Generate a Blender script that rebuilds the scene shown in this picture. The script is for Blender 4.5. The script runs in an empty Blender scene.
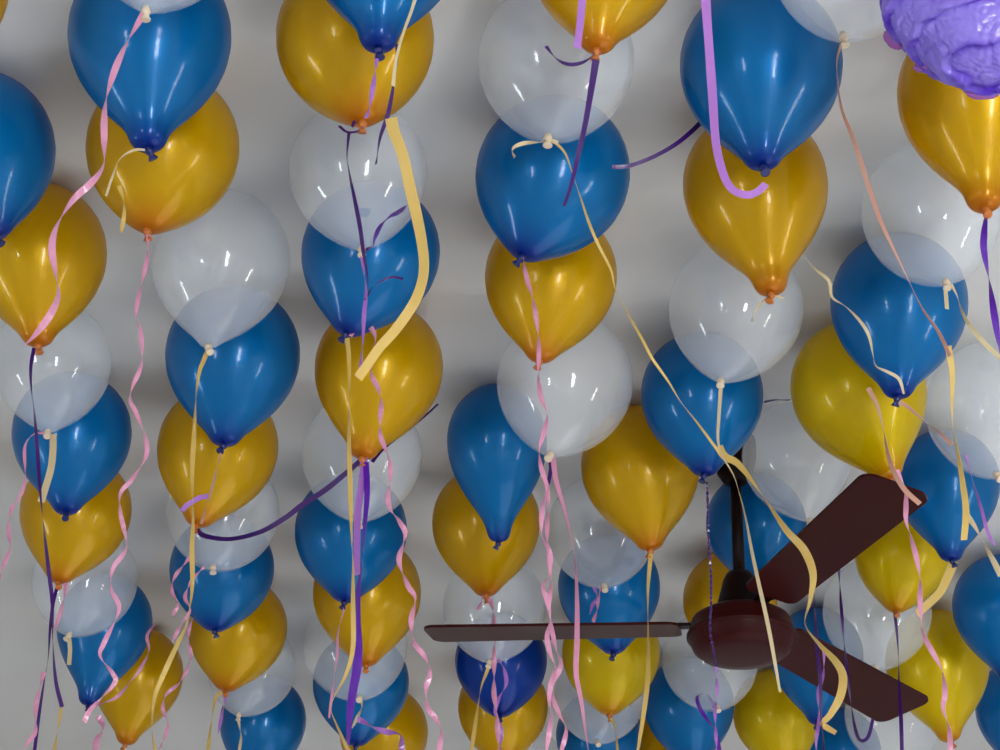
import bpy, bmesh, math, random
from mathutils import Vector, Matrix, Quaternion
PI = math.pi
random.seed(7)
scn = bpy.context.scene
C = scn.collection
# ------------------------------------------------------------------ camera
F_PX = 2120.0                                   # focal length in pixels of the 1000 px wide frame
CAM = Vector((0.0, 0.0, 1.5))
PITCH, ROLL = math.radians(30.0), math.radians(1.3)
_r = Vector((1, 0, 0)); FWD = Vector((0, math.cos(PITCH), math.sin(PITCH))); _u = Vector((0, -math.sin(PITCH), math.cos(PITCH)))
RIGHT = _r * math.cos(ROLL) + _u * math.sin(ROLL)
UP = -_r * math.sin(ROLL) + _u * math.cos(ROLL)
cd = bpy.data.cameras.new('camera'); cam = bpy.data.objects.new('camera', cd); C.objects.link(cam)
cd.sensor_width = 36.0; cd.lens = F_PX * 36.0 / 1000.0; cd.clip_start = 0.05
m = Matrix((RIGHT, UP, -FWD)).transposed().to_4x4(); m.translation = CAM
cam.matrix_world = m
scn.camera = cam
# ------------------------------------------------------------------ world and daylight
scn.view_settings.view_transform = 'Standard'; scn.view_settings.look = 'None'
scn.view_settings.gamma = 1.0; scn.view_settings.use_curve_mapping = False
scn.view_settings.exposure = 0.0
wd = bpy.data.worlds.new('world'); scn.world = wd; wd.use_nodes = True
bg = wd.node_tree.nodes['Background']; bg.inputs[0].default_value = (0.75, 0.85, 1.0, 1); bg.inputs[1].default_value = 1.0
ROOM_H = CAM.z + 2.15                            # ceiling height
X0, X1, Y0, Y1 = -4.2, 4.2, -3.0, 9.0            # inside faces of the walls
# windows: wall, centre along the wall, sill height, width, height, power, colour
WINDOWS = [('back', 1.75, 0.25, 0.64, 2.40, 256.0, (0.96, 0.98, 1.0)),
           ('back', -3.3, 0.75, 0.50, 1.35, 75.0, (0.88, 0.94, 1.0)),
           ('right', 1.2, 0.5, 0.42, 1.6, 52.0, (1.0, 0.96, 0.88)),
           ('right', 4.2, 0.7, 3.4, 1.9, 0.0, (1, 1, 1)),  # unseen wide opening, added so the sunlit floor brightens the ceiling
           ('left', 2.2, 0.8, 0.40, 1.2, 36.0, (0.85, 0.93, 1.0))]
for i, (wl, c, sill, w, h, p, col) in enumerate(WINDOWS):
    if not p: continue
    ld = bpy.data.lights.new('daylight', 'AREA'); ld.shape = 'RECTANGLE'; ld.size = w; ld.size_y = h
    ld.energy = p; ld.color = col
    lo = bpy.data.objects.new('daylight', ld); C.objects.link(lo)
    z = sill + h / 2
    if wl == 'back': lo.location = (c, Y0 - 0.06, z); lo.rotation_euler = (PI / 2, 0, 0)
    elif wl == 'right': lo.location = (X1 + 0.06, c, z); lo.rotation_euler = (PI / 2, 0, PI / 2)
    else: lo.location = (X0 - 0.06, c, z); lo.rotation_euler = (PI / 2, 0, -PI / 2)
sd = bpy.data.lights.new('sun', 'SUN'); sd.energy = 12.5; sd.color = (0.97, 0.98, 1.0); sd.angle = math.radians(2.0)
sun = bpy.data.objects.new('sun', sd); C.objects.link(sun); sun.location = (12, 4, 7)
sun.rotation_euler = Vector((-0.83, 0.0, -0.56)).to_track_quat('-Z', 'Y').to_euler()     # low sun through the added side opening, bouncing off the floor
# ------------------------------------------------------------------ helpers
def ray(px, py):
    return FWD + RIGHT * ((px - 500.0) / F_PX) - UP * ((py - 375.0) / F_PX)
def at_y(px, py, y):                             # the point on the line of sight that lies y metres in front of the camera wall
    d = ray(px, py); return CAM + d * (y / d.y)
def obj(name, bm, mat, parent=None, smooth=True):
    me = bpy.data.meshes.new(name); bm.to_mesh(me); bm.free()
    if smooth:
        for p in me.polygons: p.use_smooth = True
    me.materials.append(mat)
    o = bpy.data.objects.new(name, me); C.objects.link(o)
    if parent: o.parent = parent
    return o
def thing(name, label, cat, group=None, loc=(0, 0, 0)):
    o = bpy.data.objects.new(name, None); o.empty_display_size = 0.05; C.objects.link(o); o.location = loc
    return tag(o, label, cat, group)
def tag(o, label, cat, group=None):
    o['label'] = label; o['category'] = cat
    if group: o['group'] = group
    return o
def add_box(bm, x0, x1, y0, y1, z0, z1):
    v = [bm.verts.new(p) for p in ((x0,y0,z0),(x1,y0,z0),(x1,y1,z0),(x0,y1,z0),(x0,y0,z1),(x1,y0,z1),(x1,y1,z1),(x0,y1,z1))]
    for f in ((3,2,1,0),(4,5,6,7),(0,1,5,4),(1,2,6,5),(2,3,7,6),(3,0,4,7)): bm.faces.new([v[k] for k in f])
def add_lathe(bm, prof, n=32, cap=True):         # prof: (radius, z) from top to bottom
    rings = []
    for r, z in prof:
        if r < 1e-6: rings.append([bm.verts.new((0, 0, z))])
        else: rings.append([bm.verts.new((r * math.cos(2*PI*k/n), r * math.sin(2*PI*k/n), z)) for k in range(n)])
    for a, b in zip(rings, rings[1:]):
        for k in range(n):
            k2 = (k + 1) % n
            if len(a) == 1 and len(b) == 1: continue
            if len(a) == 1: bm.faces.new((a[0], b[k], b[k2]))
            elif len(b) == 1: bm.faces.new((a[k], b[0], a[k2]))
            else: bm.faces.new((a[k], b[k], b[k2], a[k2]))
    if cap:
        if len(rings[0]) > 1: bm.faces.new(rings[0])
        if len(rings[-1]) > 1: bm.faces.new(rings[-1][::-1])
    return rings
def struct(name, bm, mat, parent=None):
    o = obj(name, bm, mat, parent, smooth=False); o['kind'] = 'structure'; return o
# ------------------------------------------------------------------ materials
def new_mat(name):
    mt = bpy.data.materials.new(name); mt.use_nodes = True
    return mt, mt.node_tree, mt.node_tree.nodes['Principled BSDF']
def plain(name, col, rough=0.5, spec=0.5, noise=0.0, scale=8.0, metallic=0.0, coat=0.0):
    mt, nt, b = new_mat(name)
    b.inputs['Base Color'].default_value = (*col, 1); b.inputs['Roughness'].default_value = rough
    b.inputs['Specular IOR Level'].default_value = spec; b.inputs['Metallic'].default_value = metallic
    b.inputs['Coat Weight'].default_value = coat; b.inputs['Coat Roughness'].default_value = 0.1
    if noise:
        tc = nt.nodes.new('ShaderNodeTexCoord'); nz = nt.nodes.new('ShaderNodeTexNoise'); nz.inputs['Scale'].default_value = scale
        mx = nt.nodes.new('ShaderNodeMix'); mx.data_type = 'RGBA'
        mx.inputs[6].default_value = (*[c * (1 - noise) for c in col], 1); mx.inputs[7].default_value = (*[min(1, c * (1 + noise)) for c in col], 1)
        nt.links.new(tc.outputs['Object'], nz.inputs['Vector']); nt.links.new(nz.outputs['Fac'], mx.inputs[0]); nt.links.new(mx.outputs[2], b.inputs['Base Color'])
    return mt
def balloon_mat(name, col, tip, metallic, rough, sheen=0.0):
    mt, nt, b = new_mat(name)
    at = nt.nodes.new('ShaderNodeAttribute'); at.attribute_name = 'rubber'   # thicker, darker rubber around the neck
    mx = nt.nodes.new('ShaderNodeMix'); mx.data_type = 'RGBA'
    mx.inputs[6].default_value = (*col, 1); mx.inputs[7].default_value = (*tip, 1)
    nt.links.new(at.outputs['Fac'], mx.inputs[0]); nt.links.new(mx.outputs[2], b.inputs['Base Color'])
    b.inputs['Metallic'].default_value = metallic; b.inputs['Roughness'].default_value = rough
    b.inputs['Specular IOR Level'].default_value = 0.12
    b.inputs['Coat Weight'].default_value = 0.6; b.inputs['Coat Roughness'].default_value = 0.11; b.inputs['Coat IOR'].default_value = 1.42
    t = nt.nodes.new('ShaderNodeBsdfTranslucent'); nt.links.new(mx.outputs[2], t.inputs[0])      # latex lets some light through
    ms = nt.nodes.new('ShaderNodeMixShader'); ms.inputs[0].default_value = 0.42
    nt.links.new(b.outputs[0], ms.inputs[1]); nt.links.new(t.outputs[0], ms.inputs[2]); nt.links.new(ms.outputs[0], nt.nodes['Material Output'].inputs['Surface'])
    return mt
def clear_mat(name):
    mt, nt, b = new_mat(name)
    b.inputs['Base Color'].default_value = (0.82, 0.86, 0.90, 1); b.inputs['Roughness'].default_value = 0.5; b.inputs['Specular IOR Level'].default_value = 0.0
    tr = nt.nodes.new('ShaderNodeBsdfTransparent'); tr.inputs[0].default_value = (0.97, 0.98, 0.99, 1)
    ms = nt.nodes.new('ShaderNodeMixShader'); out = nt.nodes['Material Output']
    ms.inputs[0].default_value = 0.25                               # thin milky film
    nt.links.new(tr.outputs[0], ms.inputs[1]); nt.links.new(b.outputs[0], ms.inputs[2])
    pw = nt.nodes.new('ShaderNodeMath'); pw.operation = 'POWER'; pw.inputs[1].default_value = 4.0
    fr = nt.nodes.new('ShaderNodeMath'); fr.operation = 'MULTIPLY_ADD'; fr.inputs[1].default_value = 0.5; fr.inputs[2].default_value = 0.045
    lw2 = nt.nodes.new('ShaderNodeLayerWeight'); lw2.inputs['Blend'].default_value = 0.5
    nt.links.new(lw2.outputs['Facing'], pw.inputs[0]); nt.links.new(pw.outputs[0], fr.inputs[0])
    ge = nt.nodes.new('ShaderNodeNewGeometry'); inv = nt.nodes.new('ShaderNodeMath'); inv.operation = 'MULTIPLY_ADD'; inv.inputs[1].default_value = -0.8; inv.inputs[2].default_value = 1.0
    fm = nt.nodes.new('ShaderNodeMath'); fm.operation = 'MULTIPLY'
    nt.links.new(ge.outputs['Backfacing'], inv.inputs[0]); nt.links.new(inv.outputs[0], fm.inputs[0]); nt.links.new(fr.outputs[0], fm.inputs[1])
    gl = nt.nodes.new('ShaderNodeBsdfGlossy'); gl.inputs['Roughness'].default_value = 0.09
    mg = nt.nodes.new('ShaderNodeMixShader')                        # the shiny skin over it
    nt.links.new(fm.outputs[0], mg.inputs[0]); nt.links.new(ms.outputs[0], mg.inputs[1]); nt.links.new(gl.outputs[0], mg.inputs[2])
    nt.links.new(mg.outputs[0], out.inputs['Surface'])
    return mt
M = {}
M['blue'] = balloon_mat('pearl_blue_latex', (0.0, 0.175, 0.47), (0.0, 0.02, 0.26), 0.25, 0.35)
M['dark'] = balloon_mat('deep_blue_latex', (0.0, 0.045, 0.34), (0.0, 0.012, 0.20), 0.2, 0.35)
M['gold'] = balloon_mat('pearl_gold_latex', (0.68, 0.41, 0.0), (0.55, 0.17, 0.002), 0.25, 0.35)
M['lemon'] = balloon_mat('pearl_yellow_latex', (0.72, 0.53, 0.0), (0.60, 0.26, 0.002), 0.25, 0.35)
M['white'] = clear_mat('clear_pearl_latex')
M['knot_blue'] = plain('blue_knot', (0.0, 0.008, 0.10), 0.4)
M['knot_gold'] = plain('gold_knot', (0.42, 0.12, 0.012), 0.45)
M['knot_white'] = plain('white_knot', (0.62, 0.52, 0.38), 0.45)
def ribbon_mat(name, col, rough=0.28, trans=0.25):
    mt, nt, b = new_mat(name)
    b.inputs['Base Color'].default_value = (*col, 1); b.inputs['Roughness'].default_value = rough
    b.inputs['Coat Weight'].default_value = 0.5; b.inputs['Coat Roughness'].default_value = 0.2
    t = nt.nodes.new('ShaderNodeBsdfTranslucent'); t.inputs[0].default_value = (*col, 1)
    ms = nt.nodes.new('ShaderNodeMixShader'); ms.inputs[0].default_value = trans
    nt.links.new(b.outputs[0], ms.inputs[1]); nt.links.new(t.outputs[0], ms.inputs[2])
    nt.links.new(ms.outputs[0], nt.nodes['Material Output'].inputs['Surface'])
    return mt
M['pink'] = ribbon_mat('pink_ribbon', (0.72, 0.32, 0.48))
M['lilac'] = ribbon_mat('lilac_ribbon', (0.44, 0.18, 0.60))
M['purple'] = ribbon_mat('purple_ribbon', (0.05, 0.003, 0.15))
M['violet'] = ribbon_mat('violet_ribbon', (0.12, 0.01, 0.42))
M['yellow'] = ribbon_mat('yellow_ribbon', (0.68, 0.48, 0.13))
M['cream'] = ribbon_mat('cream_ribbon', (0.68, 0.57, 0.34))
M['tan'] = ribbon_mat('tan_ribbon', (0.56, 0.30, 0.22))
M['wall'] = plain('wall_paint', (0.74, 0.73, 0.71), 0.7, 0.3, 0.04)
M['floor'] = plain('floor_tile', (0.70, 0.69, 0.68), 0.5, 0.5, 0.1, 3.0)
M['frame'] = plain('window_frame_paint', (0.75, 0.74, 0.72), 0.5)
M['fan'] = plain('brown_enamel', (0.030, 0.003, 0.003), 0.40, 0.10, 0.15, 6.0)
M['fan_dark'] = plain('dark_brown_enamel', (0.007, 0.002, 0.002), 0.45, 0.10)
def ceiling_mat():
    mt, nt, b = new_mat('ceiling_gloss_paint')
    tc = nt.nodes.new('ShaderNodeTexCoord'); nz = nt.nodes.new('ShaderNodeTexNoise'); nz.inputs['Scale'].default_value = 1.6; nz.inputs['Detail'].default_value = 3
    mx = nt.nodes.new('ShaderNodeMix'); mx.data_type = 'RGBA'; mx.inputs[6].default_value = (0.60, 0.585, 0.56, 1); mx.inputs[7].default_value = (0.63, 0.645, 0.66, 1)
    nt.links.new(tc.outputs['Object'], nz.inputs['Vector']); nt.links.new(nz.outputs['Fac'], mx.inputs[0]); nt.links.new(mx.outputs[2], b.inputs['Base Color'])
    b.inputs['Roughness'].default_value = 0.38; b.inputs['Specular IOR Level'].default_value = 0.6
    return mt
M['ceiling'] = ceiling_mat()
# ------------------------------------------------------------------ room
T = 0.15
bm = bmesh.new(); add_box(bm, X0 - T, X1 + T, Y0 - T, Y1 + T, ROOM_H, ROOM_H + T); struct('ceiling', bm, M['ceiling'])
bm = bmesh.new(); add_box(bm, X0 - T, X1 + T, Y0 - T, Y1 + T, -T, 0); struct('floor', bm, M['floor'])
def wall(name, side, a0, a1):
    bm = bmesh.new()
    def blk(p0, p1, z0, z1):
        if side == 'back': add_box(bm, p0, p1, Y0 - T, Y0, z0, z1)
        elif side == 'far': add_box(bm, p0, p1, Y1, Y1 + T, z0, z1)
        elif side == 'right': add_box(bm, X1, X1 + T, p0, p1, z0, z1)
        else: add_box(bm, X0 - T, X0, p0, p1, z0, z1)
    cur = a0
    for (wl, c, sill, w, h, p, col) in sorted([q for q in WINDOWS if q[0] == side], key=lambda q: q[1]):
        blk(cur, c - w/2, 0, ROOM_H); blk(c - w/2, c + w/2, 0, sill); blk(c - w/2, c + w/2, sill + h, ROOM_H); cur = c + w/2
    blk(cur, a1, 0, ROOM_H)
    struct(name, bm, M['wall'])
wall('wall_back', 'back', X0, X1); wall('wall_far', 'far', X0, X1); wall('wall_left', 'left', Y0, Y1); wall('wall_right', 'right', Y0, Y1)
for i, (wl, c, sill, w, h, p, col) in enumerate(WINDOWS):
    bm = bmesh.new(); t = 0.05
    def bar(p0, p1, z0, z1):
        if wl == 'back': add_box(bm, p0, p1, Y0 - 0.04, Y0 + 0.02, z0, z1)
        elif wl == 'right': add_box(bm, X1 - 0.02, X1 + 0.04, p0, p1, z0, z1)
        else: add_box(bm, X0 - 0.04, X0 + 0.02, p0, p1, z0, z1)
    bar(c - w/2, c - w/2 + t, sill, sill + h); bar(c + w/2 - t, c + w/2, sill, sill + h)
    bar(c - w/2 + t, c + w/2 - t, sill, sill + t); bar(c - w/2 + t, c + w/2 - t, sill + h - t, sill + h)
    bar(c - w/2 + t, c + w/2 - t, sill + h * 0.62, sill + h * 0.62 + 0.035)
    struct('window_%d' % (i + 1), bm, M['frame'])
# ------------------------------------------------------------------ balloons
GROUP = {'blue': 'blue balloons on the ceiling', 'dark': 'blue balloons on the ceiling', 'gold': 'yellow balloons on the ceiling', 'lemon': 'yellow balloons on the ceiling', 'white': 'clear white balloons on the ceiling'}
TIPS = {}
def balloon(key, kind, cx, cy, R_px, tx, ty, label, top=1.04):
    d = ray(cx, cy)
    depth = (ROOM_H - CAM.z - 0.002) / (d.z + top * R_px / F_PX)
    ctr = CAM + d * depth
    R = R_px * depth / F_PX
    tr = ray(tx, ty)
    P = CAM + tr * (ctr.y / tr.y)                               # tip straight under the middle
    L = (P - ctr).length
    lo, hi = 1.30 * R, 2.05 * R
    if L < lo or L > hi:                                        # otherwise it leans towards or away from the viewer
        L = min(max(L, lo), hi)
        a = tr.dot(tr); bq = -2 * tr.dot(ctr - CAM); cq = (ctr - CAM).length_squared - L * L
        D = bq * bq - 4 * a * cq
        t = (-bq - math.sqrt(max(D, 0))) / (2 * a)
        P = CAM + tr * t; L = (P - ctr).length
    axis = (P - ctr).normalized()
    l = L / R
    q = min(1.35, max(0.60, 0.52 + (l - 1.0) * 1.05)); pw = 2.1
    prof, tipv = [], []
    nt, nb = 14, 30
    for k in range(nt):
        a = PI/2 * k / nt
        prof.append((R * math.sin(a), R * top * math.cos(a))); tipv.append(0.0)
    rn = 0.24 if kind != 'white' else 0.16
    for k in range(nb + 1):
        s = (k / nb); s = 1 - (1 - s) ** 1.25
        r = (max(0.0, 1 - s ** pw)) ** q
        e = rn * math.sqrt(max(0.0, 1 - s ** 14)) * s + 0.045 * s       # blunt end around the neck
        r = (r ** 3 + e ** 3) ** (1 / 3)
        prof.append((R * r, -L * s)); tipv.append(max(0.0, (s - 0.70) / 0.30) ** 1.8)
    root = thing('balloon', label, 'balloon', GROUP[kind], ctr)
    root.rotation_mode = 'QUATERNION'
    root.rotation_quaternion = Vector((0, 0, -1)).rotation_difference(axis)
    bm = bmesh.new(); rings = add_lathe(bm, prof, 40)
    vals = []
    for rg, tv in zip(rings, tipv): vals += [tv] * len(rg)
    o = obj('body', bm, M[kind], root)
    at = o.data.attributes.new('rubber', 'FLOAT', 'POINT'); at.data.foreach_set('value', vals)
    kr = 0.034 * R + 0.0008
    bm = bmesh.new()                                            # tied knot with the rolled lip of the mouth under it
    add_lathe(bm, [(kr*0.9, 0.004), (kr*1.25, -kr*0.5), (kr*1.45, -kr*1.1), (kr*1.1, -kr*1.8), (kr*0.8, -kr*2.2), (kr*1.15, -kr*2.9), (kr*1.5, -kr*3.5), (kr*1.45, -kr*3.8), (kr*0.9, -kr*3.7)], 14)
    kn = {'blue': 'knot_blue', 'dark': 'knot_blue', 'gold': 'knot_gold', 'lemon': 'knot_gold', 'white': 'knot_white'}[kind]
    o = obj('knot', bm, M[kn], root); o.location = (0, 0, -L)
    o.rotation_euler = (random.uniform(-.5, .5), random.uniform(-.5, .5), 0)
    TIPS[key] = P
# column by column, from near (top of the photograph) to far: key, colour, middle and half width in pixels, neck tip, label, height of the dome
BALLOONS = [
 ('0a', 'gold', -68, -22, 76, -60, 85, 'yellow balloon almost wholly outside the frame at the top left corner', 1.04),
 ('0b', 'blue', -22, 147, 76, -5, 236, 'blue balloon cut off by the left edge of the picture, above a yellow one'),
 ('0c', 'gold', 38, 252, 68, 38, 344, 'large yellow balloon at the left edge with a twisting pink ribbon across it'),
 ('0d', 'white', 52, 362, 59, 48, 431, 'clear white balloon at the left edge, the first one there, between yellow and blue'),
 ('0e', 'blue', 72, 432, 59, 66, 513, 'blue balloon low at the left edge with a dark purple ribbon passing its left side'),
 ('0f', 'gold', 76, 510, 55, 58, 582, 'yellow balloon at left with two purple ribbons hanging from under its neck'),
 ('0g', 'white', 85, 580, 52, 70, 634, 'clear white balloon in the lower left, the lower one of two in the leftmost column'),
 ('0h', 'blue', 105, 622, 47, 88, 705, 'dark-looking blue balloon in the lower left, last blue of the leftmost column'),
 ('0i', 'gold', 138, 674, 45, 126, 744, 'yellow balloon at the bottom left with thin pink and yellow ribbons at its right'),
 ('1a', 'white', 163, -80, 83, 146, 9, 'clear white balloon cut by the top edge, pink ribbon tied to its neck'),
 ('1b', 'blue', 150, 34, 81, 148, 148, 'big blue balloon in the upper left with pink ribbon crossing its left half'),
 ('1c', 'gold', 163, 147, 76, 147, 229, 'large yellow balloon tucked under the big blue one in the upper left'),
 ('1d', 'white', 221, 260, 69, 208, 346, 'large clear white balloon at centre left above a blue one with yellow ribbon'),
 ('1e', 'blue', 233, 354, 67, 224, 444, 'blue balloon at centre left directly under the large clear one'),
 ('1f', 'gold', 218, 447, 60, 197, 525, 'yellow balloon at left from whose neck a dark purple ribbon swags to the right'),
 ('1g', 'white', 223, 512, 56, 213, 566, 'clear white balloon behind the left end of the purple ribbon swag'),
 ('1h', 'blue', 222, 568, 52, 214, 630, 'blue balloon below the purple swag with curly pink ribbons at its left'),
 ('1i', 'gold', 238, 628, 49, 225, 690, 'yellow balloon at lower left, second yellow below the purple swag column'),
 ('1j', 'white', 252, 668, 44, 239, 714, 'small clear white balloon low at left between yellow and the bottom blue balloon'),
 ('1k', 'blue', 263, 720, 43, 255, 790, 'blue balloon cut by the bottom edge, left of the long purple ribbon'),
 ('2a', 'blue', 384, -68, 82, 378, 48, 'blue balloon whose neck dips in from the top edge over a yellow balloon'),
 ('2b', 'gold', 355, 38, 79, 363, 121, 'round yellow balloon at top left of centre with a blue neck in front'),
 ('2c', 'white', 358, 171, 69, 362, 248, 'clear white balloon behind the upper end of the wide yellow ribbon'),
 ('2d', 'blue', 371, 252, 69, 347, 333, 'blue balloon crossed by the wide curving yellow ribbon'),
 ('2e', 'gold', 379, 367, 64, 362, 457, 'yellow balloon at which the wide yellow ribbon and the purple swag end'),
 ('2f', 'white', 362, 455, 60, 358, 520, 'clear white balloon crossed by the purple swag and lilac ribbon'),
 ('2g', 'blue', 351, 530, 56, 345, 601, 'blue balloon behind the long purple and yellow ribbons, below centre left'),
 ('2h', 'gold', 367, 592, 54, 366, 665, 'yellow balloon behind the thick purple ribbon, below centre left'),
 ('2i', 'white', 355, 645, 52, 360, 697, 'clear white balloon behind the bright glint of the thick purple ribbon'),
 ('2j', 'blue', 361, 682, 48, 356, 745, 'blue balloon near the bottom at the end of the long purple ribbon'),
 ('2k', 'gold', 384, 732, 44, 378, 790, 'yellow balloon cut by the bottom edge with curly pink ribbon at its right'),
 ('3a', 'gold', 605, -48, 77, 597, 49, 'yellow balloon at the top edge, centre, from which a straight purple ribbon hangs'),
 ('3b', 'white', 556, 60, 78, 548, 136, 'large clear white balloon at the top centre with a cream bow at its neck'),
 ('3c', 'blue', 553, 174, 77, 523, 256, 'large blue balloon at upper centre with a straight purple ribbon over it'),
 ('3d', 'gold', 551, 276, 66, 540, 360, 'yellow balloon at the centre with a thin pink ribbon down its front'),
 ('3e', 'white', 565, 382, 68, 551, 454, 'clear white balloon in the middle of the picture with pink ribbons at its neck'),
 ('3f', 'blue', 497, 440, 50, 499, 542, 'long pear-shaped blue balloon left of the central clear one', 1.14),
 ('3g', 'gold', 486, 522, 54, 486, 595, 'yellow balloon behind the long pear-shaped blue one'),
 ('3h', 'white', 494, 606, 51, 490, 661, 'clear white balloon behind the left fan blade'),
 ('3i', 'dark', 501, 660, 46, 500, 716, 'deep blue balloon directly below the left fan blade with pink ribbons over it'),
 ('3j', 'gold', 503, 706, 45, 500, 765, 'yellow balloon under the deep blue one at the bottom edge'),
 ('3k', 'white', 521, 770, 44, 518, 820, 'clear white balloon barely rising above the bottom edge, left of centre'),
 ('4a', 'blue', 761, 64, 81, 762, 166, 'large blue balloon at the upper right with a lilac ribbon across it'),
 ('4b', 'gold', 755, 184, 72, 772, 293, 'large yellow balloon at the upper right under the blue one with lilac ribbon'),
 ('4c', 'white', 736, 308, 67, 721, 380, 'clear white balloon right of centre from which a thin yellow ribbon hangs past the fan'),
 ('4d', 'blue', 702, 394, 61, 705, 474, 'blue balloon right of centre hiding the top of the fan mount'),
 ('4e', 'gold', 640, 466, 59, 651, 549, 'plain yellow balloon left of the fan mount with a straight yellow ribbon below'),
 ('4f', 'white', 601, 530, 54, 604, 585, 'clear white balloon above the left fan blade, right of the pink ribbons'),
 ('4g', 'blue', 609, 586, 51, 614, 653, 'blue balloon behind the inner end of the left fan blade'),
 ('4h', 'lemon', 611, 652, 49, 609, 714, 'yellow balloon directly below the left fan blade near its inner end'),
 ('4i', 'white', 600, 694, 46, 597, 741, 'clear white balloon near the bottom below a yellow one, centre'),
 ('4j', 'blue', 599, 735, 43, 596, 800, 'blue balloon cut by the bottom edge at centre'),
 ('5a', 'white', 852, -46, 82, 843, 35, 'clear white balloon cut by the top edge beside the purple tissue'),
 ('5b', 'gold', 976, 92, 78, 985, 209, 'large yellow balloon under the purple tissue at the right edge'),
 ('5c', 'white', 931, 212, 69, 946, 281, 'clear white balloon at upper right below the large yellow one'),
 ('5d', 'blue', 899, 302, 68, 898, 396, 'blue balloon at right with a cream ribbon curling over it'),
 ('5e', 'lemon', 858, 388, 67, 890, 478, 'yellow balloon at right just above the raised fan blade'),
 ('5f', 'white', 796, 457, 54, 809, 520, 'clear white balloon between the fan mount and the raised blade'),
 ('5g', 'blue', 756, 524, 50, 772, 592, 'blue balloon behind the fan rod'),
 ('5h', 'gold', 730, 600, 47, 733, 662, 'yellow balloon half hidden behind the fan motor'),
 ('5i', 'white', 710, 660, 48, 717, 706, 'clear white balloon below the fan motor at its left'),
 ('5j', 'blue', 689, 704, 45, 694, 768, 'blue balloon at the bottom left of the fan motor'),
 ('5k', 'gold', 660, 758, 43, 655, 815, 'yellow balloon barely rising above the bottom edge between two blue ones'),
 ('6a', 'white', 992, 408, 66, 996, 474, 'clear white balloon at the right edge, behind a yellow ribbon'),
 ('6b', 'blue', 947, 482, 52, 951, 560, 'blue balloon at right beyond the tip of the raised fan blade'),
 ('6c', 'lemon', 903, 552, 48, 895, 611, 'yellow balloon right of the raised fan blade with a dark purple ribbon below'),
 ('6d', 'white', 877, 612, 54, 875, 667, 'clear white balloon between the raised and the lower right fan blades'),
 ('6e', 'blue', 817, 655, 46, 818, 724, 'blue balloon behind the lower right fan blade'),
 ('6f', 'lemon', 776, 714, 43, 790, 775, 'yellow balloon at the bottom edge right under the fan motor'),
 ('7a', 'blue', 1003, 606, 50, 1010, 680, 'blue balloon at the right edge beside a yellow one'),
 ('7b', 'lemon', 937, 662, 51, 950, 741, 'yellow balloon at the lower right beyond the tip of the lower fan blade'),
 ('7c', 'white', 893, 716, 48, 900, 768, 'clear white balloon under the tip of the lower right fan blade'),
 ('7d', 'blue', 838, 752, 43, 848, 805, 'blue balloon at the bottom edge below the lower right fan blade'),
 ('8a', 'blue', 1023, 708, 47, 1028, 775, 'blue balloon in the bottom right corner, cut by the right edge'),
]
for b in BALLOONS: balloon(*b)
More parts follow.
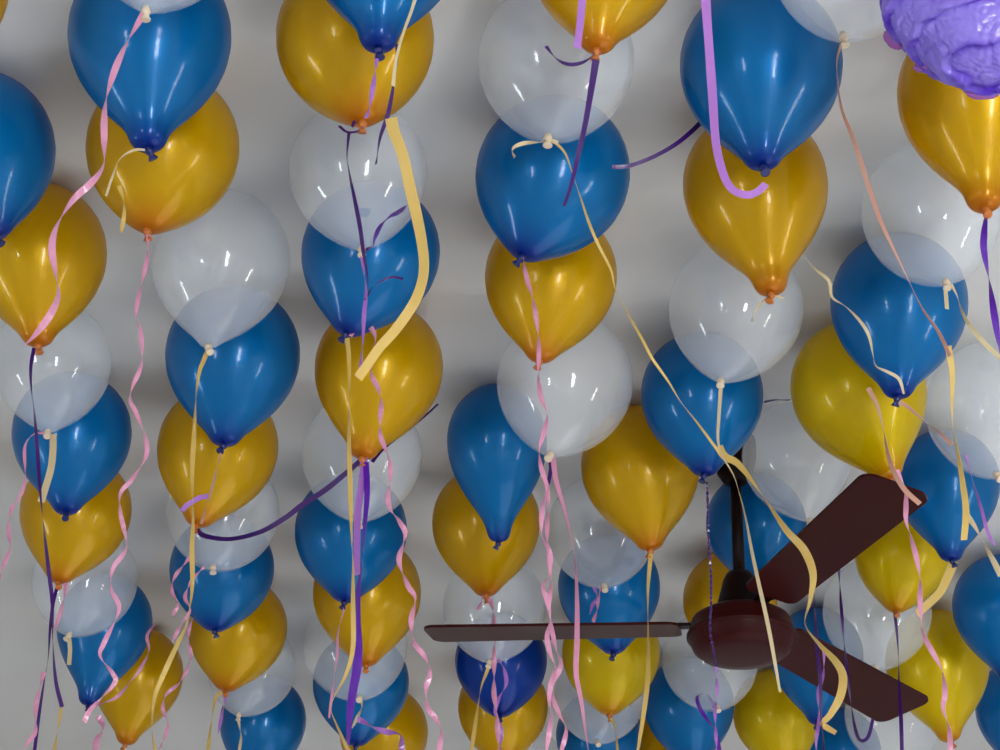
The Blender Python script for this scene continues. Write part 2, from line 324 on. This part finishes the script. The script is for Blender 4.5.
# ------------------------------------------------------------------ ceiling fan
def build_fan():
    mount = ray(737, 440); mount = CAM + mount * ((ROOM_H - CAM.z) / mount.z)
    Y = mount.y
    hub = at_y(741, 619, Y)
    root = thing('ceiling_fan', 'dark brown three-bladed ceiling fan hanging at the lower right', 'fan', None, (hub.x, hub.y, ROOM_H))
    zc = hub.z - ROOM_H                                          # blade plane relative to the ceiling
    def lathe(name, prof, mat, n=40):
        bm = bmesh.new(); add_lathe(bm, prof, n); return obj(name, bm, M[mat], root)
    lathe('canopy', [(0.046, -0.001), (0.047, -0.02), (0.045, -0.05), (0.038, -0.08), (0.026, -0.10), (0.0, -0.102)], 'fan_dark')
    lathe('downrod', [(0.0125, -0.09), (0.0125, zc + 0.09)], 'fan_dark', 20)
    lathe('rod_cover', [(0.016, zc + 0.105), (0.026, zc + 0.10), (0.034, zc + 0.085), (0.040, zc + 0.06), (0.047, zc + 0.035), (0.056, zc + 0.012), (0.060, zc + 0.0)], 'fan_dark')
    motor = lathe('motor_housing', [(0.0, zc + 0.014), (0.060, zc + 0.013), (0.085, zc + 0.006), (0.100, zc - 0.004), (0.104, zc - 0.014), (0.1045, zc - 0.030), (0.108, zc - 0.034), (0.1085, zc - 0.044), (0.105, zc - 0.050), (0.100, zc - 0.064), (0.088, zc - 0.075), (0.060, zc - 0.079), (0.0, zc - 0.080)], 'fan', 56)
    bm = bmesh.new(); add_lathe(bm, [(0.1086, zc - 0.0335), (0.1115, zc - 0.036), (0.1115, zc - 0.042), (0.1086, zc - 0.0445)], 56, cap=False)
    obj('rim', bm, M['fan'], motor)
    Rt, R0 = 0.650, 0.125
    ph = math.radians(-10.75)
    for a in (ph + PI, ph - PI / 3, ph + PI / 3):
        bm = bmesh.new(); th = 0.006
        out = []
        w0, w1, rc = 0.056, 0.068, 0.026
        def corner(cx, cy, a0, a1, r):
            for k in range(7):
                t = a0 + (a1 - a0) * k / 6; out.append((cx + r * math.cos(t), cy + r * math.sin(t)))
        corner(R0 + 0.02, -w0 + 0.02, PI, 1.5 * PI, 0.02)
        corner(Rt - rc, -w1 + rc, -PI/2, 0, rc)
        corner(Rt - rc, w1 - rc, 0, PI/2, rc)
        corner(R0 + 0.02, w0 - 0.02, PI/2, PI, 0.02)
        top = [bm.verts.new((x, y, th / 2)) for x, y in out]; bot = [bm.verts.new((x, y, -th / 2)) for x, y in out]
        bm.faces.new(top); bm.faces.new(bot[::-1])
        for k in range(len(out)):
            k2 = (k + 1) % len(out); bm.faces.new((top[k2], top[k], bot[k], bot[k2]))
        bl = obj('blade', bm, M['fan'], root, smooth=False)
        sag = 0.020 if a > 2 else 0.0                            # one blade hangs a little low at its root
        bl.location = (0, 0, zc - sag); bl.rotation_euler = Matrix.Rotation(a, 3, 'Z').__matmul__(Matrix.Rotation(-math.atan(sag / 0.55), 3, 'Y')).__matmul__(Matrix.Rotation(math.radians(-10), 3, 'X')).to_euler()
        bm = bmesh.new()                                         # arm from the motor out over the blade root
        add_box(bm, 0.07, 0.17, -0.016, 0.016, 0.0032, 0.010); add_box(bm, 0.15, 0.22, -0.036, 0.036, 0.0032, 0.008)
        obj('bracket', bm, M['fan_dark'], bl, smooth=False)
build_fan()
# ------------------------------------------------------------------ curling ribbons
def smooth_path(P, step):
    Q = [P[0] * 2 - P[1]] + P + [P[-1] * 2 - P[-2]]
    out = []
    for i in range(1, len(Q) - 2):
        a, b, c, d = Q[i-1], Q[i], Q[i+1], Q[i+2]
        n = max(2, int((c - b).length / step))
        for k in range(n):
            t = k / n
            out.append(0.5 * ((2*b) + (c-a)*t + (2*a-5*b+4*c-d)*t*t + (3*b-a-3*c+d)*t**3))
    out.append(P[-1]); return out
def ribbon(mat, label, src, pts, w=4.0, twist=(0, 0), helix=(0, 0), y_end=None):
    """pts: where the ribbon runs in the photograph; src: the balloon it is tied to, or its distance; w: width in pixels;
    twist: (start angle, pixels per full turn); helix: (radius, pixels per turn) of the curl"""
    ya = TIPS[src].y if isinstance(src, str) else src
    yb = ya if y_end is None else (TIPS[y_end].y if isinstance(y_end, str) else y_end)
    acc = [0.0]
    for a, b in zip(pts, pts[1:]): acc.append(acc[-1] + math.hypot(b[0]-a[0], b[1]-a[1]))
    P = [at_y(p[0], p[1], ya + (yb - ya) * s / acc[-1]) for p, s in zip(pts, acc)]
    depth = (P[0] - CAM).dot(FWD); px = depth / F_PX                 # metres per pixel
    path = smooth_path(P, 3.0 * px)
    n = len(path); s = 0.0
    base = Vector((0, -1, -0.55)).normalized()
    fr = []
    for i, p in enumerate(path):
        t = (path[min(i+1, n-1)] - path[max(i-1, 0)]).normalized()
        if i: s += (p - path[i-1]).length / px
        side = t.cross(base)
        side = side.normalized() if side.length > 1e-4 else Vector((1, 0, 0))
        nor = side.cross(t).normalized()
        c = p.copy()
        if helix[0]:
            a = 2 * PI * s / helix[1] + math.radians(twist[0]); e = min(1, s / 12.0)
            c += (side * math.cos(a) + nor * math.sin(a)) * helix[0] * px * e
        th = math.radians(twist[0]) + (2 * PI * s / twist[1] if twist[1] else 0.35 * math.sin(s / 37.0))
        fr.append((c, side * math.cos(th) + nor * math.sin(th), t))
    bm = bmesh.new(); rows = []
    w0, w1 = w if isinstance(w, tuple) else (0.85 * w, 0.85 * w); ht = 0.00025
    for i, (c, sd_, t) in enumerate(fr):
        hw = (w0 + (w1 - w0) * i / (n - 1)) * px / 2
        nn = sd_.cross(t).normalized()
        rows.append([bm.verts.new(c + sd_ * x * hw + nn * y * ht) for x, y in ((-1, -1), (1, -1), (1, 1), (-1, 1))])
    for a, b in zip(rows, rows[1:]):
        for k in range(4): bm.faces.new((a[k], a[(k+1) % 4], b[(k+1) % 4], b[k]))
    bm.faces.new(rows[0][::-1]); bm.faces.new(rows[-1])
    bmesh.ops.recalc_face_normals(bm, faces=bm.faces)
    o = obj('curling_ribbon', bm, M[mat], smooth=False)
    g = {'pink': 'pink ribbons hanging from the balloons', 'lilac': 'lilac ribbons hanging from the balloons', 'purple': 'purple ribbons hanging from the balloons', 'violet': 'purple ribbons hanging from the balloons',
         'yellow': 'yellow ribbons hanging from the balloons', 'cream': 'cream ribbons hanging from the balloons', 'tan': 'tan ribbons hanging from the balloons'}[mat]
    tag(o, label, 'ribbon', g)
    o.location = fr[0][0]                                            # origin where it is tied
    o.data.transform(Matrix.Translation(-fr[0][0]))
RIBBONS = [
 # left side
 ('pink', 'long pink twisted ribbon from the top left clear balloon down across two yellow ones', '1a', [(146,10),(127,42),(113,75),(105,105),(104,140),(103,165),(92,182),(73,200),(57,225),(52,247),(55,272),(58,295),(50,315),(34,336),(22,347)], 8, (10,150)),
 ('cream', 'short cream ribbon curling at the neck of the big blue upper left balloon', '1b', [(146,150),(134,150),(120,159),(112,178),(106,196)], 3, (0,120)),
 ('yellow', 'short yellow ribbon end lying over the upper left yellow balloon', '1b', [(119,186),(123,200),(124,215),(121,232)], 5, (20,90)),
 ('lilac', 'tiny pinkish ribbon end beside the neck of the upper left yellow balloon', '1c', [(133,210),(138,220),(147,229)], 4, (20,60)),
 ('pink', 'long pink curly ribbon wandering down at left between the first two columns', '1c', [(148,231),(147,258),(140,290),(136,315),(141,335),(141,365),(133,385),(130,400),(137,415),(147,450),(133,478),(121,492),(120,510),(126,547),(113,568),(111,589),(119,609),(105,641),(100,656),(113,674),(114,684),(91,709),(84,722)], 5.2, (10,84)),
 ('purple', 'long dark purple ribbon at the far left under the large yellow balloon', '0c', [(34,348),(31,365),(31,385),(35,420),(38,460),(40,490),(44,530),(48,565),(52,600),(53,647),(56,682),(62,707)], 4.5, (20,260)),
 ('purple', 'plum ribbon at the far left forking down to the bottom edge', '0f', [(58,584),(53,604),(50,630),(48,659),(44,682),(39,715),(34,755)], 4, (0,300)),
 ('pink', 'thin pink ribbon curling left from the clear balloon at the left edge', '0d', [(44,433),(34,434),(25,446),(25,475),(22,492),(10,512)], 4, (30,80)),
 ('cream', 'pale greenish cream ribbon below the clear balloon at the left edge', '0d', [(53,434),(53,450),(51,468),(46,486),(41,502)], 8, (0,0)),
 ('pink', 'pink curly ribbon end at the extreme left edge of the picture', 3.7, [(13,505),(9,520),(9,536),(10,548),(4,565),(-4,588)], 5, (10,60)),
 ('cream', 'short cream ribbon under the lower clear balloon of the leftmost column', '0g', [(69,637),(70,650),(69,665)], 5, (0,0)),
 ('pink', 'short pink ribbon beside the purple pair at the left, under a yellow balloon', '0f', [(66,583),(63,603),(58,620),(54,632)], 5, (10,70)),
 ('pink', 'pale pink ribbon near the bottom left behind the plum ribbon', 4.1, [(44,672),(38,694),(35,715),(35,732),(26,745),(18,758)], 6, (20,70)),
 ('yellow', 'thin yellow ribbon end at the bottom left corner', 4.2, [(61,708),(58,728),(54,752)], 4, (0,90)),
 ('pink', 'thin pink ribbon looping from the last dark blue balloon over the bottom left yellow one', '0h', [(88,708),(100,704),(117,697),(130,682),(141,668),(149,650),(147,636),(155,624)], 4, (10,70), (0,0), 4.72),
 ('pink', 'fuzzy pink ribbon end at the bottom left beside the last yellow balloon', '0h', [(98,716),(103,728),(97,740),(95,756)], 8, (0,60)),
 # second column
 ('yellow', 'long yellow ribbon from the large clear balloon at centre left down to the bottom', '1d', [(208,350),(203,362),(199,373),(196,397),(194,436),(192,475),(193,519),(192,548),(192,589),(186,624),(176,647),(161,680),(154,700),(152,730),(156,755)], 5.5, (10,230)),
 ('lilac', 'short arched lilac ribbon over a yellow balloon neck left of the purple swag', '1e', [(182,511),(186,506),(192,502),(199,498),(208,496)], 6, (0,0)),
 ('tan', 'thin tan ribbon from a blue neck down the front of a left yellow balloon', '1e', [(224,447),(221,453),(216,472),(212,488),(208,501),(201,524)], 3.5, (10,90)),
 ('purple', 'dark purple ribbon swagged between two yellow balloons in the second and third columns', '1f', [(197,530),(205,536),(230,539),(260,532),(285,518),(302,505),(325,490),(345,474),(361,460)], 6, (20,0), (0,0), '2e'),
 ('purple', 'dark ribbon end slanting up behind the yellow balloon at the right end of the swag', 3.64, [(372,462),(385,447),(408,430),(426,415),(438,404)], (4,2), (20,0)),
 ('pink', 'leftmost of the curly pink ribbons beside the blue balloon under the swag', '1g', [(190,557),(174,578),(172,592),(178,604),(172,616)], 4.5, (0,42)),
 ('pink', 'middle curly pink ribbon beside the blue balloon under the swag', '1g', [(204,567),(192,580),(185,597),(190,610),(180,626),(172,643)], 4.5, (40,42)),
 ('pink', 'long curly pink ribbon at left ending beside the bottom left yellow balloon', '1h', [(197,590),(200,608),(191,622),(188,640),(191,655),(186,672),(178,684),(165,696),(163,710),(168,725),(160,748)], 4.5, (10,46)),
 ('yellow', 'thin yellow ribbon left of a lower yellow balloon neck, second column', '1i', [(222,692),(216,697),(212,717),(208,750)], 4.5, (20,140)),
 ('lilac', 'short lilac ribbon under a lower yellow balloon neck, second column', '1i', [(226,693),(222,714),(218,734)], 4, (10,60)),
 ('cream', 'thin cream ribbon in front of the lowest blue balloon at left', '1j', [(238,718),(240,730),(241,738),(239,752)], 3.5, (10,60)),
 # third column
 ('lilac', 'short lilac ribbon under the blue neck at the top, over the round yellow balloon', '2a', [(378,52),(376,64),(373,86),(370,104),(366,118)], 6, (0,90)),
 ('cream', 'thin cream ribbon from the top edge right of the blue neck, left of centre', 2.15, [(418,-10),(411,12),(403,34),(396,60),(393,86)], 5, (40,0)),
 ('purple', 'thin purple ribbon beside the round yellow balloon at the top', 2.3, [(397,44),(397,60),(393,88),(388,114),(380,138),(376,164)], 5, (30,200)),
 ('purple', 'short purple ribbon tail at the neck of the round yellow balloon', '2b', [(382,100),(374,105),(365,111),(356,119),(352,127)], 4, (20,0)),
 ('purple', 'small dark loop of ribbon just under the round yellow balloon', '2b', [(339,126),(347,132),(358,131),(364,124)], 4, (40,0)),
 ('purple', 'long thin dark purple ribbon over the clear balloon left of the wide yellow ribbon', '2b', [(349,132),(347,156),(350,177),(354,196),(360,227),(363,250),(367,274),(368,288)], 5, (50,300)),
 ('lilac', 'thin lilac ribbon down over the blue balloon beside the wide yellow ribbon', '2c', [(361,251),(364,274),(366,292),(364,315),(363,336),(361,362),(359,378)], 5, (20,160)),
 ('yellow', 'wide yellow ribbon curving down left of centre', 2.25, [(391,118),(394,132),(403,156),(411,192),(417,217),(422,243),(424,264),(422,282),(414,303),(396,329),(380,347),(368,364),(358,378)], (12,9), (0,0)),
 ('violet', 'short curved violet ribbon over the clear balloon beside the wide yellow ribbon', '2c', [(366,250),(373,246),(375,238),(380,227),(390,217),(397,213),(406,207)], 5, (20,150), (0,0), 2.62),
 ('purple', 'faint thin dark curl in front of the blue balloon left of centre', '2c', [(365,300),(372,288),(385,279),(394,277),(403,279)], 3, (20,100)),
 ('pink', 'long spiral pink ribbon hanging left of centre all the way to the bottom edge', '2d', [(350,336),(362,322),(373,331),(375,345),(371,372),(377,386),(381,402),(380,420),(380,434),(384,446),(390,464),(390,480),(388,496),(390,509),(399,521),(405,532),(403,544),(399,562),(408,586),(415,598),(411,621),(413,641),(424,656),(430,674),(426,688),(427,706),(435,718),(441,732),(439,752)], 6, (10,66)),
 ('yellow', 'thin straight yellow ribbon beside the thick purple one, left of centre', '2d', [(347,338),(349,360),(349,410),(349,441),(350,480),(351,519),(352,545),(353,568),(353,603),(353,647),(346,674),(334,697),(331,710),(337,726),(349,752)], 5.5, (10,320)),
 ('lilac', 'wide lilac ribbon hanging from the yellow balloon at the end of the swag', '2e', [(363,405),(363,436),(364,459),(362,480),(358,511),(357,540),(357,575)], 8, (0,0)),
 ('violet', 'long thick purple ribbon with a bright glint, left of centre', '2e', [(366,462),(367,495),(364,532),(362,560),(359,585),(357,618),(358,647),(357,668),(353,690),(350,712),(347,755)], (6,10), (5,420)),
 ('pink', 'very thin pink ribbon left of the thick purple one, low down', '2g', [(345,606),(338,633),(337,656),(332,694),(329,718)], 3, (30,110)),
 ('lilac', 'shiny lilac ribbon curling right at the bottom end of the thick purple ribbon', '2i', [(357,719),(364,722),(372,727),(387,732),(400,735),(402,752)], 7, (0,60)),
 ('cream', 'short pale ribbon tail beside the bottom end of the thick purple ribbon', '2i', [(360,699),(362,706),(357,718),(352,728)], 4, (20,50)),
 # middle
 ('lilac', 'lilac ribbon hanging from the top edge in front of the clear top centre balloon', 2.1, [(583,-10),(581,14),(578,42),(577,48)], 9, (0,0)),
 ('purple', 'short purple tail curling left at the neck of the top centre yellow balloon', '3a', [(546,46),(551,53),(558,60),(567,64),(577,64),(587,60),(599,49)], 4.5, (20,90)),
 ('purple', 'straight dark purple ribbon hanging from the top centre yellow balloon', '3a', [(596,60),(591,91),(585,125),(578,156),(572,182),(568,195),(564,206)], (7.5,3), (0,0)),
 ('cream', 'small cream ribbon bow at the neck of the top centre clear balloon', '3b', [(558,143),(549,140),(541,142),(525,143),(514,147),(512,152),(515,157)], 5, (0,70)),
 ('yellow', 'long thin yellow ribbon slanting from top centre to the blue balloon at the fan mount', '3b', [(552,140),(565,153),(574,178),(587,217),(597,242),(611,270),(616,290),(629,316),(642,339),(652,358),(668,381),(681,402),(699,425),(719,452)], 3.5, (20,260), (0,0), 2.85),
 ('purple', 'thin curved purple ribbon between the two large blue balloons at the top', 2.62, [(612,167),(620,167),(632,165),(655,156),(676,144),(692,131),(703,120)], (4,5), (0,0)),
 ('pink', 'long curly pink ribbon down the middle from the large blue balloon, past the fan blade', '3c', [(538,252),(524,258),(527,279),(533,300),(537,326),(539,352),(538,373),(541,397),(547,415),(543,436),(539,449),(541,467),(546,485),(543,506),(541,527),(543,540),(550,553),(549,574),(543,586),(548,604),(550,621),(547,636),(550,653),(555,668),(551,684),(549,700),(551,718),(546,752)], 5.5, (10,88)),
 ('pink', 'straight pink ribbon from the central clear balloon crossing the fan blade', '3e', [(553,458),(556,480),(562,501),(569,527),(575,559),(577,603),(577,640),(576,672),(579,690),(582,706),(585,728),(589,755)], 6, (0,420)),
 ('purple', 'short dark purple tail at the neck of the central clear balloon', '3e', [(548,455),(551,467),(548,484)], 5, (10,0)),
 ('pink', 'lower curly pink ribbon beside the straight one, under the left fan blade', '3e', [(545,470),(548,500),(547,540),(551,580),(549,610),(556,650),(561,665),(552,690),(558,712),(566,730),(560,755)], 5.5, (60,76)),
 ('pink', 'tiny pink curl at the yellow neck above the left fan blade', '3g', [(487,562),(489,578),(484,595),(478,610)], 4, (10,36)),
 ('pink', 'pink ribbon falling straight over the deep blue balloon under the fan blade', '3g', [(489,598),(493,612),(494,640),(494,662),(494,694),(497,718),(499,755)], 6, (10,70)),
 ('lilac', 'looping lilac pink ribbon in front of the deep blue balloon', '3h', [(490,663),(498,660),(504,670),(506,684),(498,700),(495,714),(501,728),(500,755)], 5, (0,60)),
 ('yellow', 'yellow ribbon left of the deep blue balloon, reaching the bottom edge', '3h', [(490,664),(485,676),(481,688),(477,712),(471,755)], 4.5, (10,160)),
 ('lilac', 'short lilac curl on the blue balloon above the inner left fan blade', '4f', [(594,587),(597,597),(592,606),(590,614)], 4.5, (0,40)),
 ('pink', 'short pink tail on the blue balloon above the inner left fan blade', '4f', [(601,587),(598,600),(597,610),(593,622)], 4, (30,40)),
 ('yellow', 'straight yellow ribbon crossing the inner end of the left fan blade', '4e', [(651,553),(648,589),(648,638),(648,677),(643,718),(637,755)], 5.5, (10,330)),
 ('yellow', 'faint thin yellow ribbon under the yellow balloon near the bottom centre', '4h', [(611,718),(615,728),(618,755)], 3, (0,70)),
 # right side
 ('lilac', 'wide lilac ribbon across the large blue balloon at the upper right', 2.1, [(705,-10),(707,20),(710,60),(713,102),(716,143),(723,173),(732,189),(746,195),(757,192),(766,184)], (10,7), (0,0)),
 ('cream', 'thin grey ribbon tail at the neck of the large yellow upper right balloon', '4b', [(784,298),(771,296),(762,302),(754,313),(752,322)], 2.5, (0,60)),
 ('tan', 'long thin tan ribbon falling from the top right clear balloon over the right blue one', '5a', [(843,40),(837,60),(838,85),(842,110),(853,138),(866,178),(879,217),(893,248),(907,277),(922,308),(938,331),(950,356)], 5.5, (50,520)),
 ('yellow', 'long yellow ribbon at the right edge beyond the blue balloon with a curl', '5a', [(948,346),(952,371),(952,402),(953,428),(958,454),(963,485),(966,511),(964,540)], 8, (0,420), (0,0), 2.5),
 ('cream', 'pale yellow ribbon from the upper right clear balloon to the right edge', '5c', [(951,284),(957,296),(963,314),(978,336),(1004,362)], 6, (40,200)),
 ('cream', 'small cream tail at the neck of the upper right clear balloon', '5c', [(945,284),(946,296),(947,309)], 5, (0,0)),
 ('cream', 'cream ribbon curling over the right blue balloon down to its neck', 2.95, [(792,245),(805,258),(815,269),(829,281),(832,297),(845,306),(860,321),(869,336),(873,355),(876,366),(888,372),(899,379),(904,394)], 4, (20,130), (0,0), 3.12),
 ('violet', 'purple twisted ribbon hanging at the right edge from the yellow balloon', '5b', [(987,178),(987,200),(986,214),(984,235),(984,251),(990,287),(996,326),(1002,368)], 8, (0,170)),
 ('tan', 'tan ribbon going right from the neck of the right blue balloon', '5d', [(899,402),(908,407),(922,419),(938,431),(952,445)], 5, (0,160)),
 ('tan', 'tan ribbon lying across the tip of the raised fan blade', 2.95, [(868,388),(877,405),(883,428),(888,454),(894,472),(905,490),(920,504)], 6, (10,260)),
 ('pink', 'long pink ribbon passing the tip of the raised fan blade down the right side', 3.0, [(897,470),(905,490),(906,506),(906,521),(911,538),(916,556),(920,580),(920,600),(923,632),(933,653),(942,671),(945,694),(943,708),(949,729),(951,755)], 6, (10,100)),
 ('lilac', 'pale lilac ribbon at the right edge over the blue balloon beyond the blade', '6a', [(966,455),(974,485),(982,511),(987,530),(994,545)], 4, (30,200)),
 ('cream', 'cream ribbon right of the neck of the blue balloon beyond the blade', '6a', [(966,514),(975,527),(984,544),(993,560),(1001,576)], 7, (0,140)),
 ('yellow', 'wide short yellow ribbon below the neck of the blue balloon beyond the blade', '6b', [(954,562),(948,576),(940,592),(926,606),(917,614)], 11, (0,0)),
 ('cream', 'thin cream ribbon from the clear balloon above the fan past its rod and motor', '4c', [(721,384),(719,415),(718,440),(723,457),(733,474),(739,492),(746,520),(752,552),(758,580),(769,630),(780,692)], 4.5, (0,520)),
 ('yellow', 'wide wavy yellow ribbon draping in front of the right half of the fan', 3.42, [(719,446),(722,453),(727,458),(737,463),(752,481),(770,507),(787,531),(804,550),(813,574),(810,600),(805,624),(819,644),(836,662),(843,677),(840,697),(830,715),(823,724),(836,733)], 9.5, (0,300)),
 ('purple', 'thin dark ribbon hanging over the left of the fan motor', '4d', [(707,482),(708,515),(709,546),(711,579),(711,606),(710,630),(714,652),(716,666)], 3.5, (20,14)),
 ('lilac', 'lilac ribbon end below the fan motor', '4d', [(716,667),(717,690),(715,715),(717,755)], 4, (10,50)),
 ('violet', 'violet ribbon curling over the bottom blue balloon left of the fan motor', '5i', [(716,708),(706,694),(697,697),(700,708),(706,718),(716,734),(720,755)], 5, (10,90)),
 ('purple', 'thin purple ribbon with a hooked end crossing the lower right fan blade', '5f', [(810,524),(826,527),(837,536),(839,574),(842,618),(845,653),(848,682),(854,723),(860,740),(868,737),(873,719)], 3.5, (20,200), (0,0), 3.35),
 ('purple', 'dark purple ribbon hanging beside the wavy yellow one over the lower right blade', '5e', [(812,560),(815,612),(817,647),(820,676),(821,706),(824,755)], 4.5, (20,300), (0,0), 3.4),
 ('lilac', 'pale lilac twist beside the dark ribbon on the lower right fan blade', 3.45, [(824,648),(824,658),(823,676),(818,694),(819,718),(816,742),(817,756)], 4.5, (0,90)),
 ('purple', 'straight dark purple ribbon hanging past the tip of the lower right blade', '6c', [(895,614),(898,647),(899,682),(901,718),(902,756)], 4.5, (20,300)),
 ('purple', 'small dark ribbon tail sticking out between blue and yellow balloons right of centre', '4d', [(764,402),(776,400),(790,400)], 3, (50,0), (0,0), 3.3),
 ('purple', 'tiny dark curl at the neck of the clear balloon by the fan', '5f', [(818,519),(811,522),(810,531),(807,540)], 3.5, (10,40)),
]
for rb in RIBBONS: ribbon(*rb)
# ------------------------------------------------------------------ purple tissue bundle
def tissue_bundle():
    mt, nt, b = new_mat('purple_film')
    at = nt.nodes.new('ShaderNodeAttribute'); at.attribute_name = 'fold'      # shade of the creases, painted in as darker violet
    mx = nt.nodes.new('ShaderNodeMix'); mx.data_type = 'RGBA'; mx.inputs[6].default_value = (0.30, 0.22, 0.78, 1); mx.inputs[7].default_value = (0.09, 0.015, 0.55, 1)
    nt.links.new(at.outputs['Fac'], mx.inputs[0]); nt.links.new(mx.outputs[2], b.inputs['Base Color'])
    b.inputs['Roughness'].default_value = 0.35; b.inputs['Coat Weight'].default_value = 0.4
    tl = nt.nodes.new('ShaderNodeBsdfTranslucent'); nt.links.new(mx.outputs[2], tl.inputs[0])
    ms = nt.nodes.new('ShaderNodeMixShader'); ms.inputs[0].default_value = 0.3
    nt.links.new(b.outputs[0], ms.inputs[1]); nt.links.new(tl.outputs[0], ms.inputs[2]); nt.links.new(ms.outputs[0], nt.nodes['Material Output'].inputs['Surface'])
    M['tissue'] = mt
    M['tissue_edge'] = ribbon_mat('magenta_film', (0.42, 0.12, 0.50), 0.2, 0.3)
    from mathutils import noise
    Y = 2.12
    ctr = at_y(985, -10, Y); px = (ctr - CAM).dot(FWD) / F_PX
    root = thing('tissue_pompom', 'crumpled purple tissue bundle hanging in the upper right corner', 'decoration', None, ctr)
    bm = bmesh.new(); bmesh.ops.create_icosphere(bm, subdivisions=7, radius=1.0)
    A = 100 * px                                                     # a rounded bundle, gathered in long creases
    crease_shade = []
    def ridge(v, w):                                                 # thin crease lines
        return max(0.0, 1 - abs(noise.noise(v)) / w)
    for v in bm.verts:
        p = v.co.normalized()
        wob = noise.noise(p * 1.4 + Vector((2.2, 0.3, 7.1))) * 0.42 + noise.noise(p * 3.6 + Vector((9.2, 1.3, 4.1))) * 0.14
        t = (p.z - 0.16 * p.x + 0.55) * 3.1 + wob + (0.35 * p.y if p.y > 0 else 0)
        saw = t - math.floor(t)                                      # sheets lying over one another, each ending in a fold
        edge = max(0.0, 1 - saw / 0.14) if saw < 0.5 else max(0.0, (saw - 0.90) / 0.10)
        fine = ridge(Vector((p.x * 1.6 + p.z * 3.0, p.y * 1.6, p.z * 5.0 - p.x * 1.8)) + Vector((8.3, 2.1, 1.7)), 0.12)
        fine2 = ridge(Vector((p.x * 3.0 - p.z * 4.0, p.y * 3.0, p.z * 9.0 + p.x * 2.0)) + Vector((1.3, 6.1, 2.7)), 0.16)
        r = 0.97 + 0.07 * noise.noise(p * 1.5 + Vector((1.5, 4.0, 2.0))) + 0.012 * noise.noise(p * 22)
        r += 0.075 * (1 - saw) ** 1.2 * min(1, saw / 0.05) - 0.014 * fine - 0.008 * fine2
        crease_shade.append(min(1.0, edge * max(0.0, 0.75 + 1.1 * noise.noise(p * 3.0)) + 0.25 * fine + 0.1 * fine2))
        v.co = Vector((p.x * A * 1.04, p.y * A * 0.8, p.z * A * 1.10)) * r
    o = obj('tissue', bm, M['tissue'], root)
    o.data.attributes.new('fold', 'FLOAT', 'POINT').data.foreach_set('value', crease_shade)
    for (px_, py_, rx, ry, rot) in ((894, 40, 8, 13, 40), (926, 66, 13, 6, 15), (981, 92, 17, 8, -5)):   # loose folded ends along the lower rim
        p = at_y(px_, py_, Y + 0.05)
        bm = bmesh.new(); bmesh.ops.create_icosphere(bm, subdivisions=4, radius=1.0)
        for v in bm.verts:
            q = v.co.copy(); f = 1 + 0.18 * noise.noise(q * 2.2 + Vector((px_, 0, 0)))
            v.co = Vector((q.x * rx * px * f, q.y * 7 * px, q.z * ry * px * f))
        bm.transform(Matrix.Rotation(math.radians(-rot), 4, 'Y'))
        fo = obj('loose_fold', bm, M['tissue_edge'], root); fo.location = p - ctr
tissue_bundle()
